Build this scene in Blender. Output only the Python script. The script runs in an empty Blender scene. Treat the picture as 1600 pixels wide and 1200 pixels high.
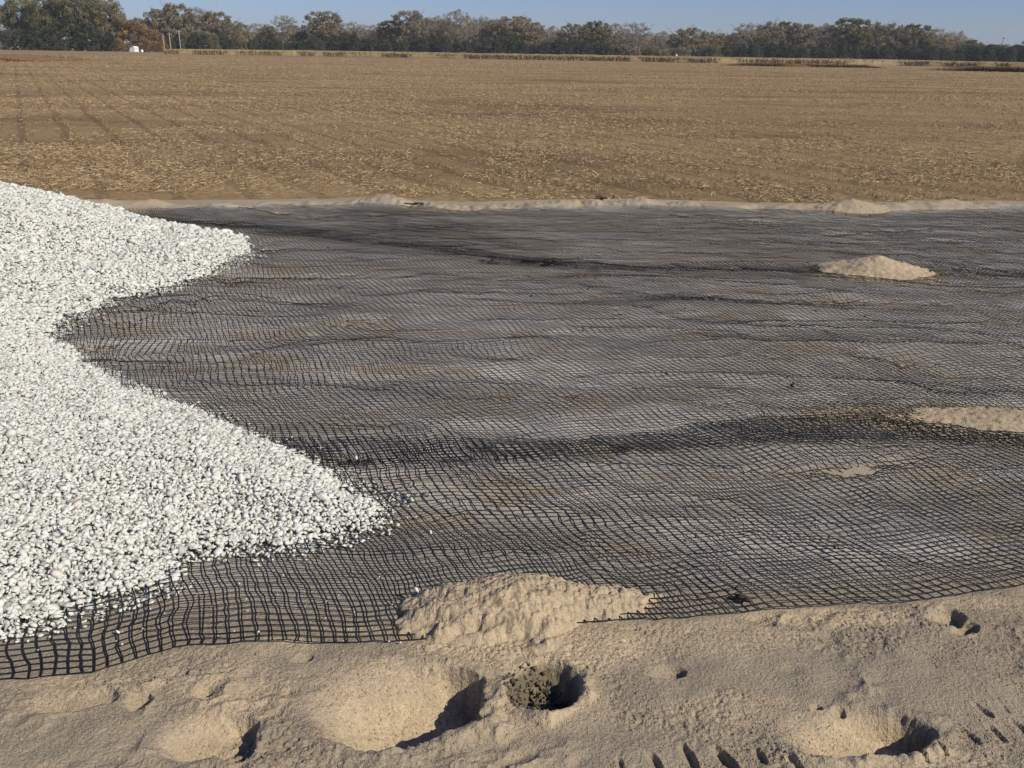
import bpy, math, numpy as np
from mathutils import Matrix, Vector
rng = np.random.default_rng(7)
sc = bpy.context.scene
COL = sc.collection
R_ = math.radians

# ------------------------------------------------------------------ camera
FPX, CAMH = 1386.0, 1.6
PITCH = math.atan(518.5/FPX); ROLL = R_(.9)
MROT = Matrix.Rotation(math.pi/2-PITCH, 3, 'X') @ Matrix.Rotation(ROLL, 3, 'Z')
cam = bpy.data.cameras.new('camera'); camo = bpy.data.objects.new('camera', cam); COL.objects.link(camo)
cam.sensor_width = 36; cam.lens = 36*FPX/1600; cam.clip_start = .05; cam.clip_end = 8000
camo.matrix_world = Matrix.Translation((0,0,CAMH)) @ MROT.to_4x4()
sc.camera = camo
def G(px, py, z=0.0):
    """photo pixel -> point on level z (survey of the photograph)"""
    d = MROT @ Vector((px-800, 600-py, -FPX)); t = (z-CAMH)/d.z
    return np.array([d.x*t, d.y*t])
def GX(px, Y):
    """x at range Y of a photo column near the horizon, and horizon row there"""
    hy = 81.5+(px-800)*math.tan(ROLL)
    d = MROT @ Vector((px-800, 600-hy, -FPX)); return d.x/d.y*Y
def HZ(px): return 81.5+(px-800)*math.tan(ROLL)
PXR = 1581.0   # photo pixels per radian at the horizon

# ------------------------------------------------------------------ noise
def _hash(ix, iy, seed):
    h = (ix.astype(np.int64)*374761393 + iy.astype(np.int64)*668265263 + seed*974634777) & 0xffffffff
    h = ((h ^ (h >> 13))*1274126177) & 0xffffffff
    h = h ^ (h >> 16)
    return (h & 0xffff)/32767.5-1
def vn(x, y, seed=0):
    x = np.asarray(x, float); y = np.asarray(y, float)
    ix = np.floor(x); iy = np.floor(y); fx = x-ix; fy = y-iy
    fx = fx*fx*(3-2*fx); fy = fy*fy*(3-2*fy)
    a = _hash(ix, iy, seed); b = _hash(ix+1, iy, seed); c = _hash(ix, iy+1, seed); d = _hash(ix+1, iy+1, seed)
    return (a*(1-fx)+b*fx)*(1-fy)+(c*(1-fx)+d*fx)*fy
def fbm(x, y, o=4, seed=0, g=.5):
    s = 0; a = 1; t = 0
    for i in range(o):
        s = s+a*vn(x*2**i+i*17.3, y*2**i-i*9.1, seed+i); t += a; a *= g
    return s/t
def sst(a, b, x):
    t = np.clip((x-a)/(b-a), 0, 1); return t*t*(3-2*t)

# ------------------------------------------------------------------ mesh helpers
def np_mesh(name, V, F, mat=None, parent=None, attrs=None, smooth=False, matidx=None, mats=None):
    me = bpy.data.meshes.new(name)
    V = np.asarray(V, np.float32); F = np.asarray(F, np.int32); n, k = F.shape
    me.vertices.add(len(V)); me.vertices.foreach_set('co', V.ravel())
    me.loops.add(n*k); me.loops.foreach_set('vertex_index', F.ravel())
    me.polygons.add(n); me.polygons.foreach_set('loop_start', np.arange(0, n*k, k, dtype=np.int32))
    if smooth: me.polygons.foreach_set('use_smooth', np.ones(n, bool))
    if mats:
        for m in mats: me.materials.append(m)
        me.polygons.foreach_set('material_index', np.asarray(matidx, np.int32))
    elif mat: me.materials.append(mat)
    for an, (dom, arr) in (attrs or {}).items():
        at = me.attributes.new(an, 'FLOAT', dom); at.data.foreach_set('value', np.asarray(arr, np.float32).ravel())
    me.update(calc_edges=True)
    o = bpy.data.objects.new(name, me); COL.objects.link(o)
    if parent: o.parent = parent
    return o
def tag(o, label=None, cat=None, group=None, kind=None):
    if label: o['label'] = label
    if cat: o['category'] = cat
    if group: o['group'] = group
    if kind: o['kind'] = kind
    return o
def empty(name, loc, rz=0, sc_=(1,1,1)):
    o = bpy.data.objects.new(name, None); COL.objects.link(o)
    o.location = loc; o.rotation_euler = (0,0,rz); o.scale = sc_; o.empty_display_size = .3
    return o
def gridmesh(xs, ys, hf, name, mat, attrf=None, smooth=True, keep=None):
    X, Y = np.meshgrid(xs, ys); X = X.ravel(); Y = Y.ravel(); Z = hf(X, Y)
    nx, ny = len(xs), len(ys)
    i = (np.arange(ny-1)[:, None]*nx+np.arange(nx-1)[None]).ravel()
    F = np.stack([i, i+1, i+nx+1, i+nx], 1)
    if keep is not None: F = F[keep(X, Y)[F].all(1)]
    at = {k: ('POINT', v) for k, v in attrf(X, Y, Z).items()} if attrf else None
    return np_mesh(name, np.stack([X, Y, Z], 1), F, mat, attrs=at, smooth=smooth)

# ------------------------------------------------------------------ materials
class NT:
    def __init__(s, name):
        s.m = bpy.data.materials.new(name); s.m.use_nodes = True; s.t = s.m.node_tree; s.n = s.t.nodes
        s.b = s.n['Principled BSDF']; s.b.inputs['Roughness'].default_value = .9
        s.b.inputs['Specular IOR Level'].default_value = .25
    def node(s, ty, ins=None, **kw):
        n = s.n.new(ty)
        for k, v in kw.items(): setattr(n, k, v)
        for k, v in (ins or {}).items(): s.set(n.inputs[k], v)
        return n
    def set(s, sock, v):
        if isinstance(v, bpy.types.NodeSocket): s.t.links.new(v, sock)
        else: sock.default_value = v
    def noise(s, vec, scale, detail=4, rough=.55, out='Fac'):
        return s.node('ShaderNodeTexNoise', {'Vector': vec, 'Scale': scale, 'Detail': detail, 'Roughness': rough}).outputs[out]
    def coord(s, scale=(1,1,1), rot=(0,0,0), obj=True):
        c = s.node('ShaderNodeTexCoord').outputs['Object']
        return s.node('ShaderNodeMapping', {'Vector': c, 'Scale': scale, 'Rotation': rot}).outputs['Vector']
    def ramp(s, fac, stops):
        r = s.node('ShaderNodeValToRGB', {'Fac': fac}); e = r.color_ramp.elements
        while len(e) < len(stops): e.new(.5)
        for el, (p, c) in zip(e, stops): el.position = p; el.color = (*c, 1) if len(c) == 3 else c
        return r.outputs['Color']
    def mix(s, f, a, b, mode='MIX'):
        m = s.node('ShaderNodeMix', data_type='RGBA', blend_type=mode)
        s.set(m.inputs[0], f)
        for k, v in ((6, a), (7, b)): s.set(m.inputs[k], (*v, 1) if isinstance(v, tuple) and len(v) == 3 else v)
        return m.outputs[2]
    def attr(s, name): return s.node('ShaderNodeAttribute', attribute_name=name).outputs['Fac']
    def math(s, op, a, b=0.0):
        m = s.node('ShaderNodeMath', operation=op); s.set(m.inputs[0], a); s.set(m.inputs[1], b); return m.outputs[0]
    def bump(s, h, strength=.5, dist=.01):
        b = s.node('ShaderNodeBump', {'Height': h, 'Strength': strength, 'Distance': dist}); s.t.links.new(b.outputs[0], s.b.inputs['Normal'])
    def col(s, c): s.set(s.b.inputs['Base Color'], (*c, 1) if isinstance(c, tuple) else c); return s.m

def mat_sand():
    t = NT('sand'); v = t.coord()
    grey = t.ramp(t.noise(v, 3.0, 6, .6), [(.3, (0.240, 0.190, 0.130)), (.5, (0.291, 0.236, 0.166)), (.72, (0.347, 0.282, 0.201))])
    grey = t.mix(.55, grey, t.ramp(t.noise(v, 160, 3, .7), [(.3, (0.131, 0.097, 0.062)), (.5, (0.295, 0.236, 0.162)), (.75, (0.487, 0.408, 0.285))]))
    dry = t.ramp(t.noise(v, 90, 4, .6), [(.3, (0.382, 0.280, 0.169)), (.6, (0.545, 0.421, 0.271)), (.8, (0.636, 0.512, 0.348))])
    pale = t.ramp(t.noise(t.coord((.55,1.6,1)), 1.3, 7, .68), [(.36, (0.282, 0.254, 0.217)), (.5, (0.418, 0.384, 0.332)), (.64, (0.639, 0.572, 0.481))])
    c = t.mix(t.attr('dry'), grey, dry)
    c = t.mix(t.attr('pale'), c, pale)
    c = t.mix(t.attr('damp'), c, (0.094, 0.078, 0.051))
    sp = t.node('ShaderNodeTexVoronoi', {'Vector': v, 'Scale': 120.0}).outputs['Distance']
    c = t.mix(t.math('MULTIPLY', t.math('LESS_THAN', sp, .22), t.math('MULTIPLY', t.math('GREATER_THAN', t.noise(v, 30, 3), .5), .6)), c, (0.109, 0.085, 0.061))
    # bright mineral grains
    g = t.node('ShaderNodeTexVoronoi', {'Vector': v, 'Scale': 55.0}).outputs['Distance']
    c = t.mix(t.math('LESS_THAN', g, .045), c, (0.742, 0.729, 0.604))
    h = t.math('ADD', t.noise(v, 110, 2, .6), t.math('MULTIPLY', t.noise(v, 260, 1, .5), .5))
    t.bump(h, .7, .008)
    return t.col(c)
def mat_stone():
    t = NT('white_limestone'); t.b.inputs['Roughness'].default_value = .8
    r = t.attr('rnd'); v = t.coord()
    c = t.ramp(r, [(0, (0.338, 0.326, 0.288)), (.10, (0.545, 0.534, 0.474)), (.3, (0.667, 0.652, 0.577)), (.7, (0.714, 0.704, 0.632)), (.95, (0.743, 0.737, 0.688)), (1, (0.677, 0.595, 0.484))])
    c = t.mix(t.noise(v, 120, 3), t.mix(1.0, c, (0.827, 0.832, 0.809), 'MULTIPLY'), c)
    t.bump(t.noise(v, 260, 3), .4, .002)
    return t.col(c)
def mat_grid():
    t = NT('black_polymer'); t.b.inputs['Roughness'].default_value = .7; t.b.inputs['Specular IOR Level'].default_value = .12; v = t.coord()
    d = t.noise(v, 4.5, 4, .6)
    c = t.ramp(d, [(.45, (.014, .0135, .013)), (.62, (.032, .030, .027)), (.8, (.13, .105, .075))])
    return t.col(c)
def mat_field():
    t = NT('harvested_field')
    v = t.coord(); rv = t.coord((1,1,1), (0,0,R_(-28)))
    sx = t.node('ShaderNodeSeparateXYZ', {'Vector': rv})
    soil = t.ramp(t.noise(v, .35, 6, .65), [(.28, (0.193, 0.121, 0.058)), (.48, (0.312, 0.206, 0.102)), (.70, (0.421, 0.286, 0.146))])
    bands = t.noise(t.coord((.02, .16, 1), (0,0,R_(-4))), 1.0, 4, .6)
    soil = t.mix(.5, soil, t.ramp(bands, [(.40, (0.182, 0.106, 0.048)), (.58, (0.433, 0.291, 0.134))]))
    straw = t.noise(t.coord((14, 40, 10)), 1.0, 5, .75)
    c = t.mix(t.ramp(straw, [(.45, (0,0,0)), (.66, (1,1,1))]), soil, (0.602, 0.418, 0.186))
    dk = t.noise(t.coord((9, 26, 9), (0,0,.4)), 1.0, 4, .7)
    c = t.mix(t.ramp(dk, [(.50, (0,0,0)), (.66, (.85,.85,.85))]), c, (0.115, 0.078, 0.045))
    # 0.76 m plant rows
    row = t.math('PINGPONG', t.math('ADD', sx.outputs['X'], t.math('MULTIPLY', t.noise(v, .5, 3), .25)), .38)
    rowm = t.math('MULTIPLY', t.math('LESS_THAN', row, .07), t.noise(v, .15, 2))
    c = t.mix(t.math('MULTIPLY', rowm, .7), c, (0.132, 0.078, 0.036))
    big = t.noise(t.coord((.10, .26, 1), (0,0,R_(-12))), 1.0, 6, .68)
    c = t.mix(1.0, c, t.ramp(big, [(.36, (.58,.55,.53)), (.48, (.88,.86,.84)), (.62, (1.0,1.0,1.0))]), 'MULTIPLY')
    t.bump(t.math('ADD', straw, t.noise(v, 6, 4, .7)), .8, .05)
    return t.col(c)
def plain(name, c1, c2, scale=3.0, bump=0, rough=.9, attrrnd=False):
    t = NT(name); t.b.inputs['Roughness'].default_value = rough; v = t.coord()
    f = t.attr('rnd') if attrrnd else t.noise(v, scale, 4)
    c = t.ramp(f, [(.0 if attrrnd else .35, c1), (1.0 if attrrnd else .65, c2)])
    if bump: t.bump(t.noise(v, scale*4, 4), .6, bump)
    return t.col(c)
M_sand, M_stone, M_grid, M_field = mat_sand(), mat_stone(), mat_grid(), mat_field()
M_straw = plain('straw', (0.151, 0.103, 0.055), (0.622, 0.463, 0.262), attrrnd=True)
M_bark = plain('bark', (.12, .10, .08), (.26, .225, .19), .6, .02)
M_corn = plain('dry_crop', (0.172, 0.114, 0.054), (0.430, 0.329, 0.168), attrrnd=True)
M_weed = plain('brown_weeds', (0.070, 0.043, 0.019), (0.220, 0.138, 0.064), attrrnd=True)
M_weed2 = plain('russet_weeds', (0.160, 0.092, 0.043), (0.320, 0.194, 0.093), attrrnd=True)
M_white = plain('white_metal', (.74, .74, .72), (.82, .82, .80), 1.0, 0, .5)
M_grey = plain('grey_metal', (.30, .30, .30), (.42, .42, .42), 1.0, 0, .5)
M_roof = plain('roof_sheet', (.5, .5, .5), (.6, .6, .6), 1.0, 0, .5)
M_glass = plain('dark_glass', (.03, .03, .035), (.05, .05, .06), 1.0, 0, .2)
M_pole = plain('weathered_wood', (.34, .29, .23), (.46, .40, .33), 1.0)
M_clod = plain('dark_soil_and_shade', (.035, .03, .025), (.08, .065, .05), 40, .004)
def leafy(name, c1, c2):
    m = plain(name, c1, c2, attrrnd=True); n = m.node_tree; b = n.nodes['Principled BSDF']
    tr = n.nodes.new('ShaderNodeBsdfTranslucent'); mx = n.nodes.new('ShaderNodeMixShader'); mx.inputs[0].default_value = .38
    n.links.new(b.inputs['Base Color'].links[0].from_socket, tr.inputs['Color'])
    n.links.new(b.outputs[0], mx.inputs[1]); n.links.new(tr.outputs[0], mx.inputs[2]); n.links.new(mx.outputs[0], n.nodes['Material Output'].inputs[0])
    return m
LEAF = {
 'olive': leafy('olive_leaves', (0.087, 0.088, 0.040), (0.340, 0.295, 0.121)),
 'grey':  leafy('bare_twigs', (0.178, 0.143, 0.101), (0.591, 0.488, 0.350)),
 'mixed': leafy('thinning_leaves', (0.127, 0.110, 0.066), (0.483, 0.391, 0.232)),
 'brown': leafy('tan_leaves', (0.157, 0.103, 0.050), (0.515, 0.330, 0.145)),
 'dark':  leafy('evergreen_needles', (0.041, 0.048, 0.025), (0.151, 0.156, 0.073)),
 'russet':leafy('oak_leaves', (0.159, 0.134, 0.076), (0.435, 0.352, 0.190))}

# ------------------------------------------------------------------ ground relief
# (px,py, half width m, half depth m, depth m, rotation, kind)
def feat(px, py, a, b, d, rot=0, rim=.3, rough=.3, dry=.0, damp=.0, skew=0.0, lo=.35):
    c = G(px, py); return (c[0], c[1], a, b, d, rot, rim, rough, dry, damp, skew, lo)
FEATS = [
 feat(628,1102,.225,.165,.135,R_(8),.18,.25,1.0,0,1.0,.16),          # big scooped footprint
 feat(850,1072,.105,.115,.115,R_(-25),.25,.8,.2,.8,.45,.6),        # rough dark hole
 feat(1338,1150,.195,.085,.090,R_(6),.25,.35,.85,0,.9,.12),         # scoop at the right
 feat(320,1150,.125,.080,.055,R_(12),.25,.3,.8,0,.9,.15),           # shallow print, left
 feat(372,1168,.045,.055,.035,R_(-30),.2,.5,0,.2,.3,.5),
 feat(215,1101,.040,.030,.030,R_(25),.2,.4,.3,0,.7,.4),
 feat(316,1086,.026,.022,.022,R_(25),.2,.4,.4,0,.6,.4),
 feat(110,1098,.120,.045,.022,R_(10),.2,.2,.55,0,.95,.1),
 feat(1474,966,.065,.045,.035,R_(10),.3,.3,.5,0,.8,.3),
 feat(1506,985,.052,.030,.030,R_(15),.3,.5,.3,0,.6,.4),
 feat(1038,1052,.060,.028,.024,R_(5),.2,.6,.1,0,.8,.3),
 feat(470,1030,.035,.022,.014,R_(15),.2,.4,.2,0,.7,.3),
 feat(1310,1112,.020,.016,.018,0,.2,.4,.2,0,.5,.4),
 feat(1275,1107,.016,.013,.014,0,.2,.4,.2,0,.5,.4),
 feat(270,935+120,.05,.03,.010,0,.1,.4,.4,0,.5,.4),
]
for (px,py,s) in [(1022,1192,1),(1074,1180,1.25),(1132,1186,1.0),(1186,1180,1.05),(1240,1196,.8),(968,1196,.7),
                  (1512,1150,.8),(1556,1146,.9),(1597,1140,.9),(1535,1112,.7),(1570,1108,.6),(1470,1172,.9),(1440,1186,.7)]:
    q_ = math.sin(px*1.7); FEATS.append(feat(px,py,(.015+.004*q_)*s,(.040+.010*q_)*s,(.019+.006*q_)*(s if py > 1160 else s*.6),R_(22+9*q_),.25,.9,0,.15,.5,.5))
TREAD = G(1100,1188); 
def base_h(x, y):
    """large forms: ruts and swells"""
    k = sst(2.3, 3.2, y)
    h = .012*vn(x*.9, y*1.6, 5)*sst(11, 4, y)+.010*vn(x*.45, y*3.2, 9)*(.4+.6*k)*sst(11, 5, y)
    k2 = k*sst(9.5, 5.0, y)+.25*k
    h = h+.012*k2*vn(x*.55+y*.2, y*2.1, 21)+.008*k2*vn(x*1.7, y*5.1, 23)
    # berm of spoil along the far side
    c = FARY(x)+.26+.07*vn(x*.8, x*0, 31)
    w = .27+.07*vn(x*1.3, x*0, 33)
    b = np.exp(-((y-c)/w)**2)
    h = h*(1-b)+b*(.050+.030*vn(x*.8, y*1.2, 34)+.035*vn(x*1.7, y*1.2, 35)+.030*vn(x*4.2, y*3, 37)+.016*np.abs(vn(x*12, y*10, 39))+.012*vn(x*22, y*14, 41))
    h = h+.05*np.exp(-(((x-G(600,322)[0])/.28)**2+((y-c)/.25)**2))
    h = h-.06*np.exp(-(((x-G(650,322)[0])/.13)**2+((y-c)/.15)**2))
    h = h-.06*np.exp(-(((x-G(940,316)[0])/.13)**2+((y-c)/.12)**2))-.045*np.exp(-(((x-G(905,316)[0])/.09)**2+((y-c+.06)/.12)**2))
    h = h-.05*np.exp(-(((x-G(1165,318)[0])/.12)**2+((y-c+.04)/.12)**2))
    return h
FP = [G(-300,334), G(220,332), G(400,331), G(500,329), G(565,325), G(640,331), G(720,335), G(850,330), G(1000,328), G(1150,333), G(1300,336), G(1600,331), G(1900,334)]
FPX_ = np.array([p[0] for p in FP]); FPY_ = np.array([p[1] for p in FP])
def FARY(x): return np.interp(x, FPX_, FPY_)
HEM = [(-3.6,1.62)]+[tuple(G(*q)) for q in [(-250,1098),(0,1068),(150,1055),(290,1012),(400,1001),(520,1003),(640,1005),(760,995),(900,977),(1080,974),(1190,962),(1350,950),(1480,938),(1540,930),(1620,915),(1900,895)]]+[(4.3,2.9)]
HEMX_ = np.array([p[0] for p in HEM]); HEMY_ = np.array([p[1] for p in HEM])
def HEMY(x): return np.interp(x, HEMX_, HEMY_)
def apply_feats(x, y, h, dry, damp):
    for i, (cx, cy, a, b, d, rot, rim, rough, fd, fw, skew, lo) in enumerate(FEATS):
        m = (abs(x-cx) < 2.2*max(a,b)) & (abs(y-cy) < 2.2*max(a,b))
        if not m.any(): continue
        X = x[m]-cx; Y = y[m]-cy; c, s = math.cos(rot), math.sin(rot)
        u = (X*c+Y*s)/a; v = (-X*s+Y*c)/b
        wob = 1+.20*fbm(X/(a)*1.6+i, Y/(b)*1.6, 4, 50+i)+(.02+.05*rough)*fbm(X*55, Y*55, 3, 70+i)
        r = np.sqrt(u*u+v*v)/wob
        side = sst(-.9, .55, u*.80-v*.6)                    # 0 at the left, 1 at the right
        inner = .90*side*skew+(1-skew)*.5
        wall = np.clip(1-(r-inner)/(1-inner), 0, 1); wall = wall*(1.6-.6*wall)
        dep = d*(lo+(1-lo)*side)*wall
        dep = dep*(1-.35*rough*fbm(X*28, Y*28, 3, 90+i))
        lip = .5*rim*d*(1+.8*vn(X*12, Y*12, 112+i))*(.25+.75*side)*np.exp(-((r-1.12)/.16)**2)*(1+.6*vn(X*30, Y*30, 110+i)+.25*vn(X*75, Y*75, 111+i))
        h[m] += -dep+lip
        k = np.clip(sst(1.08, .8, r), 0, 1)
        dry[m] = np.maximum(dry[m], fd*k*(.8+.3*vn(X*20, Y*20, 130+i)))
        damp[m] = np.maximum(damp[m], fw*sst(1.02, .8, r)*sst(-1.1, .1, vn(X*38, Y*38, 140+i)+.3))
    return h, dry, damp
APRON = [(G(830,1010), .42, .13, .95), (G(620,1060), .30, .10, .7), (G(1300,965), .28, .05, .8), (G(440,1010), .12, .06, .55),
         (G(560,985), .2, .03, .5), (G(1180,1110), .30, .07, .45), (G(180,1075), .35, .05, .5), (G(1400,1190), .3, .05, .55), (G(1520,945), .2, .05, .6)]
def ground_fields(x, y):
    h = base_h(x, y); dry = np.zeros_like(h); damp = np.zeros_like(h)
    near = y < 2.9
    n = fbm(x*1.6, y*3.2, 4, 201)
    dry += np.clip(.10+.55*sst(.15, .55, n), 0, 1)*sst(2.9, 2.3, y)*(1-.7*sst(-.03,.03, y-HEMY(x)))
    for (c, a, b, s) in APRON:
        r = np.sqrt(((x-c[0])/a)**2+((y-c[1])/b)**2)+.25*fbm(x*9, y*9, 3, 211)
        dry = np.maximum(dry, s*sst(1.15, .6, r))
    if near.any():
        X = x[near]; Y = y[near]
        crust = sst(-.45, .15, fbm(X*2.2+3, Y*3.5, 3, 221))           # smooth crust against crumbly
        crust = crust*sst(1.35, 1.0, Y*0+1)+0
        cl = np.abs(fbm(X*42, Y*42, 3, 225, .6))
        cl2 = np.clip(vn(X*75, Y*75, 229), 0, 1)
        jx = X+.004*vn(X*70, Y*70, 261); jy = Y+.004*vn(X*70, Y*70, 262)
        g1 = np.abs(vn(jx*105, jy*105, 263)); g2 = np.abs(vn(jx*62+.5, jy*62, 264)); g3 = np.clip(vn(jx*80, jy*80, 265), 0, 1)
        under = 1-.93*sst(-.03, .03, Y-HEMY(X))
        smooth = np.ones_like(X)
        for (cx, cy, a, b) in [(*G(600,1100), .26, .18), (*G(1320,1150), .2, .09), (*G(300,1150), .12, .08)]:
            smooth *= 1-.85*sst(1.1, .7, np.sqrt(((X-cx)/a)**2+((Y-cy)/b)**2))
        hn = (.22+.78*crust)*(.0062*np.sqrt(g1+.001)+.0020*g2-.0050*g3-.003)*under*(.35+.65*sst(-.2,.3,fbm(X*4.5, Y*6, 3, 271)))*smooth
        hn += .010*fbm(X*7, Y*7, 3, 231)*under
        scuff = sst(-.05, .35, fbm(X*3.1+9, Y*4.2, 3, 281))*under*smooth
        hn += scuff*(.016*(1-np.abs(fbm(X*9, Y*11, 3, 283)))**3-.008+.006*vn(X*24, Y*24, 285))
        h[near] += hn*sst(2.9, 2.6, Y)
        hb = h.copy(); h, dry, damp = apply_feats(x, y, h, dry, damp)
    # berm: light, disturbed
    bz = sst(-.02, .10, y-FARY(x)-.03)
    dry = np.maximum(dry, bz*(.50+.35*fbm(x*2, y*5, 3, 240)))
    # under the grid: paler grey silt with tan spots
    k = sst(.0, .35, y-HEMY(x))*(1-bz)
    spots = sst(.05, .45, fbm(x*2.2, y*6.0, 5, 250, .65))
    pale = k*(1-spots*.85)*(.75+.25*vn(x*.5, y*.8, 251))
    bury = sst(.22, .5, fbm(x*1.3, y*3.2, 6, 561, .7))*sst(2.6, 3.2, y)*(1-bz)
    dry = np.maximum(dry, k*spots*.35); dry = np.maximum(dry, bury*.5); pale = pale*(1-.6*bury)
    return h, dry, damp, pale
def hz_(x, y): return ground_fields(np.asarray(x, float).copy(), np.asarray(y, float).copy())[0]
def axis(segs):
    out = []
    for a, b, s in segs: out.append(np.arange(a, b, s))
    out.append([segs[-1][1]]); return np.concatenate(out)
xs = axis([(-60,-14,2.5), (-14,-5,.06), (-5,-1.75,.03), (-1.75,2.15,.0034), (2.15,7,.03), (7,14,.06), (14,60,2.5)])
ys = axis([(-12,1.0,.5), (1.0,1.45,.02), (1.45,2.50,.0034), (2.50,3.6,.014), (3.6,9.2,.035), (9.2,11.3,.03)])
cache = {}
def ghf(X, Y):
    r = ground_fields(X, Y); cache['g'] = r
    h = r[0].copy(); h -= .25*sst(.8, 1.2, Y-FARY(X)); return h
def gattr(X, Y, Z): _, d, w, p = cache['g']; return {'dry': d, 'damp': w, 'pale': p}
sand = gridmesh(xs, ys, ghf, 'sand', M_sand, gattr); tag(sand, kind='structure')
cache.clear()

# field: one sheet to the horizon
def fhf(X, Y):
    near = sst(60, 25, Y)
    h = -.01+near*(.03*fbm(X*1.1, Y*1.1, 4, 301)+.012*vn(X*5, Y*5, 305))+.0*X
    edge = FARY(X)+.62+.12*fbm(X*1.5, X*0, 3, 310)
    h = h-.30*sst(edge+.12, edge-.12, Y)
    return h
fx = axis([(-3000,-300,300), (-300,-60,20), (-60,-16,2), (-16,16,.10), (16,60,2), (60,300,20), (300,3000,300)])
fy = axis([(9.6,22,.10), (22,45,.6), (45,120,5), (120,600,40), (600,4000,400)])
field = gridmesh(fx, fy, fhf, 'field', M_field); tag(field, kind='structure')
und = gridmesh(axis([(-4000,4000,1000)]), axis([(-4000,4000,1000)]), lambda X, Y: X*0-.45, 'ground', M_field); tag(und, kind='structure')

# ------------------------------------------------------------------ gravel pile relief
PP = [(-7.5,1.55), (-2.4,1.78), (-1.75,1.98), tuple(G(0,1003)), tuple(G(60,992)), tuple(G(125,955)), tuple(G(250,928)), tuple(G(290,880)), tuple(G(380,868)), tuple(G(480,866)), tuple(G(590,822)),
      tuple(G(622,795)), tuple(G(600,780)), tuple(G(520,750)), tuple(G(440,703)), tuple(G(360,662)), tuple(G(280,626)), tuple(G(180,578)), tuple(G(85,533)), tuple(G(120,508)),
      tuple(G(185,478)), tuple(G(290,450)), tuple(G(372,416)), tuple(G(400,392)), tuple(G(388,373)), tuple(G(330,365)), tuple(G(255,356)), (-3.75,8.75), (-4.4,9.25), (-5.2,9.5), (-7.5,9.6)]
PP = np.array(PP)
def poly_sd(x, y, P):
    x = x[:, None] if x.ndim == 1 else x
    d = np.full(len(x), 1e9); ins = np.zeros(len(x), bool); xx = x.ravel(); yy = y.ravel()
    for i in range(len(P)):
        a = P[i]; b = P[(i+1) % len(P)]; e = b-a
        t = np.clip(((xx-a[0])*e[0]+(yy-a[1])*e[1])/(e@e), 0, 1)
        d = np.minimum(d, np.hypot(xx-a[0]-t*e[0], yy-a[1]-t*e[1]))
        c = ((a[1] > yy) != (b[1] > yy)) & (xx < (b[0]-a[0])*(yy-a[1])/(b[1]-a[1]+1e-12)+a[0])
        ins ^= c
    return np.where(ins, d, -d)
def pile_h(x, y):
    wx = x+.05*vn(x*2.3, y*2.3, 401)+.025*vn(x*7, y*7, 403); wy = y+.05*vn(x*2.3, y*2.3, 402)+.025*vn(x*7, y*7, 404)
    d = poly_sd(wx, wy, PP)
    rear = sst(4.6, 6.2, y)
    hm = (.24+.14*sst(-1.6,-3.2,x))*(1-rear)+rear*(.15+.53*sst(-2.95, -3.85, x))
    sl = .46+.08*rear
    dd = np.maximum(d, 0)
    h = hm*(1-np.exp(-sl*dd/hm))
    # groove between the two dumped loads
    h = h-.10*np.exp(-((y-(4.25+.25*(x+3)))/.38)**2)*sst(.2, 1.1, dd)
    h = h+.03*fbm(x*1.8, y*1.8, 3, 411)*sst(.05, .5, dd)+.010*vn(x*9, y*9, 415)*sst(0, .1, dd)
    return h, d
def surf(x, y): # top of ground or heap
    h, d = pile_h(x, y); return np.where(d > 0, h, 0)+base_h(x, y)

# stone templates
def ico():
    t = (1+5**.5)/2
    v = np.array([(-1,t,0),(1,t,0),(-1,-t,0),(1,-t,0),(0,-1,t),(0,1,t),(0,-1,-t),(0,1,-t),(t,0,-1),(t,0,1),(-t,0,-1),(-t,0,1)], float)
    v /= np.linalg.norm(v[0])
    f = np.array([(0,11,5),(0,5,1),(0,1,7),(0,7,10),(0,10,11),(1,5,9),(5,11,4),(11,10,2),(10,7,6),(7,1,8),(3,9,4),(3,4,2),(3,2,6),(3,6,8),(3,8,9),(4,9,5),(2,4,11),(6,2,10),(8,6,7),(9,8,1)])
    return v, f
IV, IF = ico()
TEM = []
for k in range(24):
    v = IV*(1+rng.uniform(-.38, .22, (12,1)))
    v = v+rng.uniform(-.20, .20, (12,3)); 
    for _ in range(6):
        nn = rng.normal(size=3); nn /= np.linalg.norm(nn); q = v@nn; v = v-np.maximum(q-rng.uniform(.35,.7), 0)[:, None]*nn
    v *= np.array([1.15, rng.uniform(.6,1.0), rng.uniform(.40,.7)]); TEM.append(v)
TEM = np.array(TEM)
def rotmats(n):
    q = rng.normal(size=(n,4)); q /= np.linalg.norm(q, axis=1)[:, None]; w, x, y, z = q.T
    return np.stack([1-2*(y*y+z*z), 2*(x*y-w*z), 2*(x*z+w*y), 2*(x*y+w*z), 1-2*(x*x+z*z), 2*(y*z-w*x), 2*(x*z-w*y), 2*(y*z+w*x), 1-2*(x*x+y*y)], 1).reshape(n,3,3)
def flatrots(n, tilt=.42):
    a = rng.uniform(0, 6.283, n); b = rng.normal(0, tilt, n); c = rng.normal(0, tilt, n); z = np.zeros(n); o = np.ones(n)
    Rz = np.stack([np.cos(a), -np.sin(a), z, np.sin(a), np.cos(a), z, z, z, o], 1).reshape(n,3,3)
    Rx = np.stack([o, z, z, z, np.cos(b), -np.sin(b), z, np.sin(b), np.cos(b)], 1).reshape(n,3,3)
    Ry = np.stack([np.cos(c), z, np.sin(c), z, o, z, -np.sin(c), z, np.cos(c)], 1).reshape(n,3,3)
    return Ry @ Rx @ Rz
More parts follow.
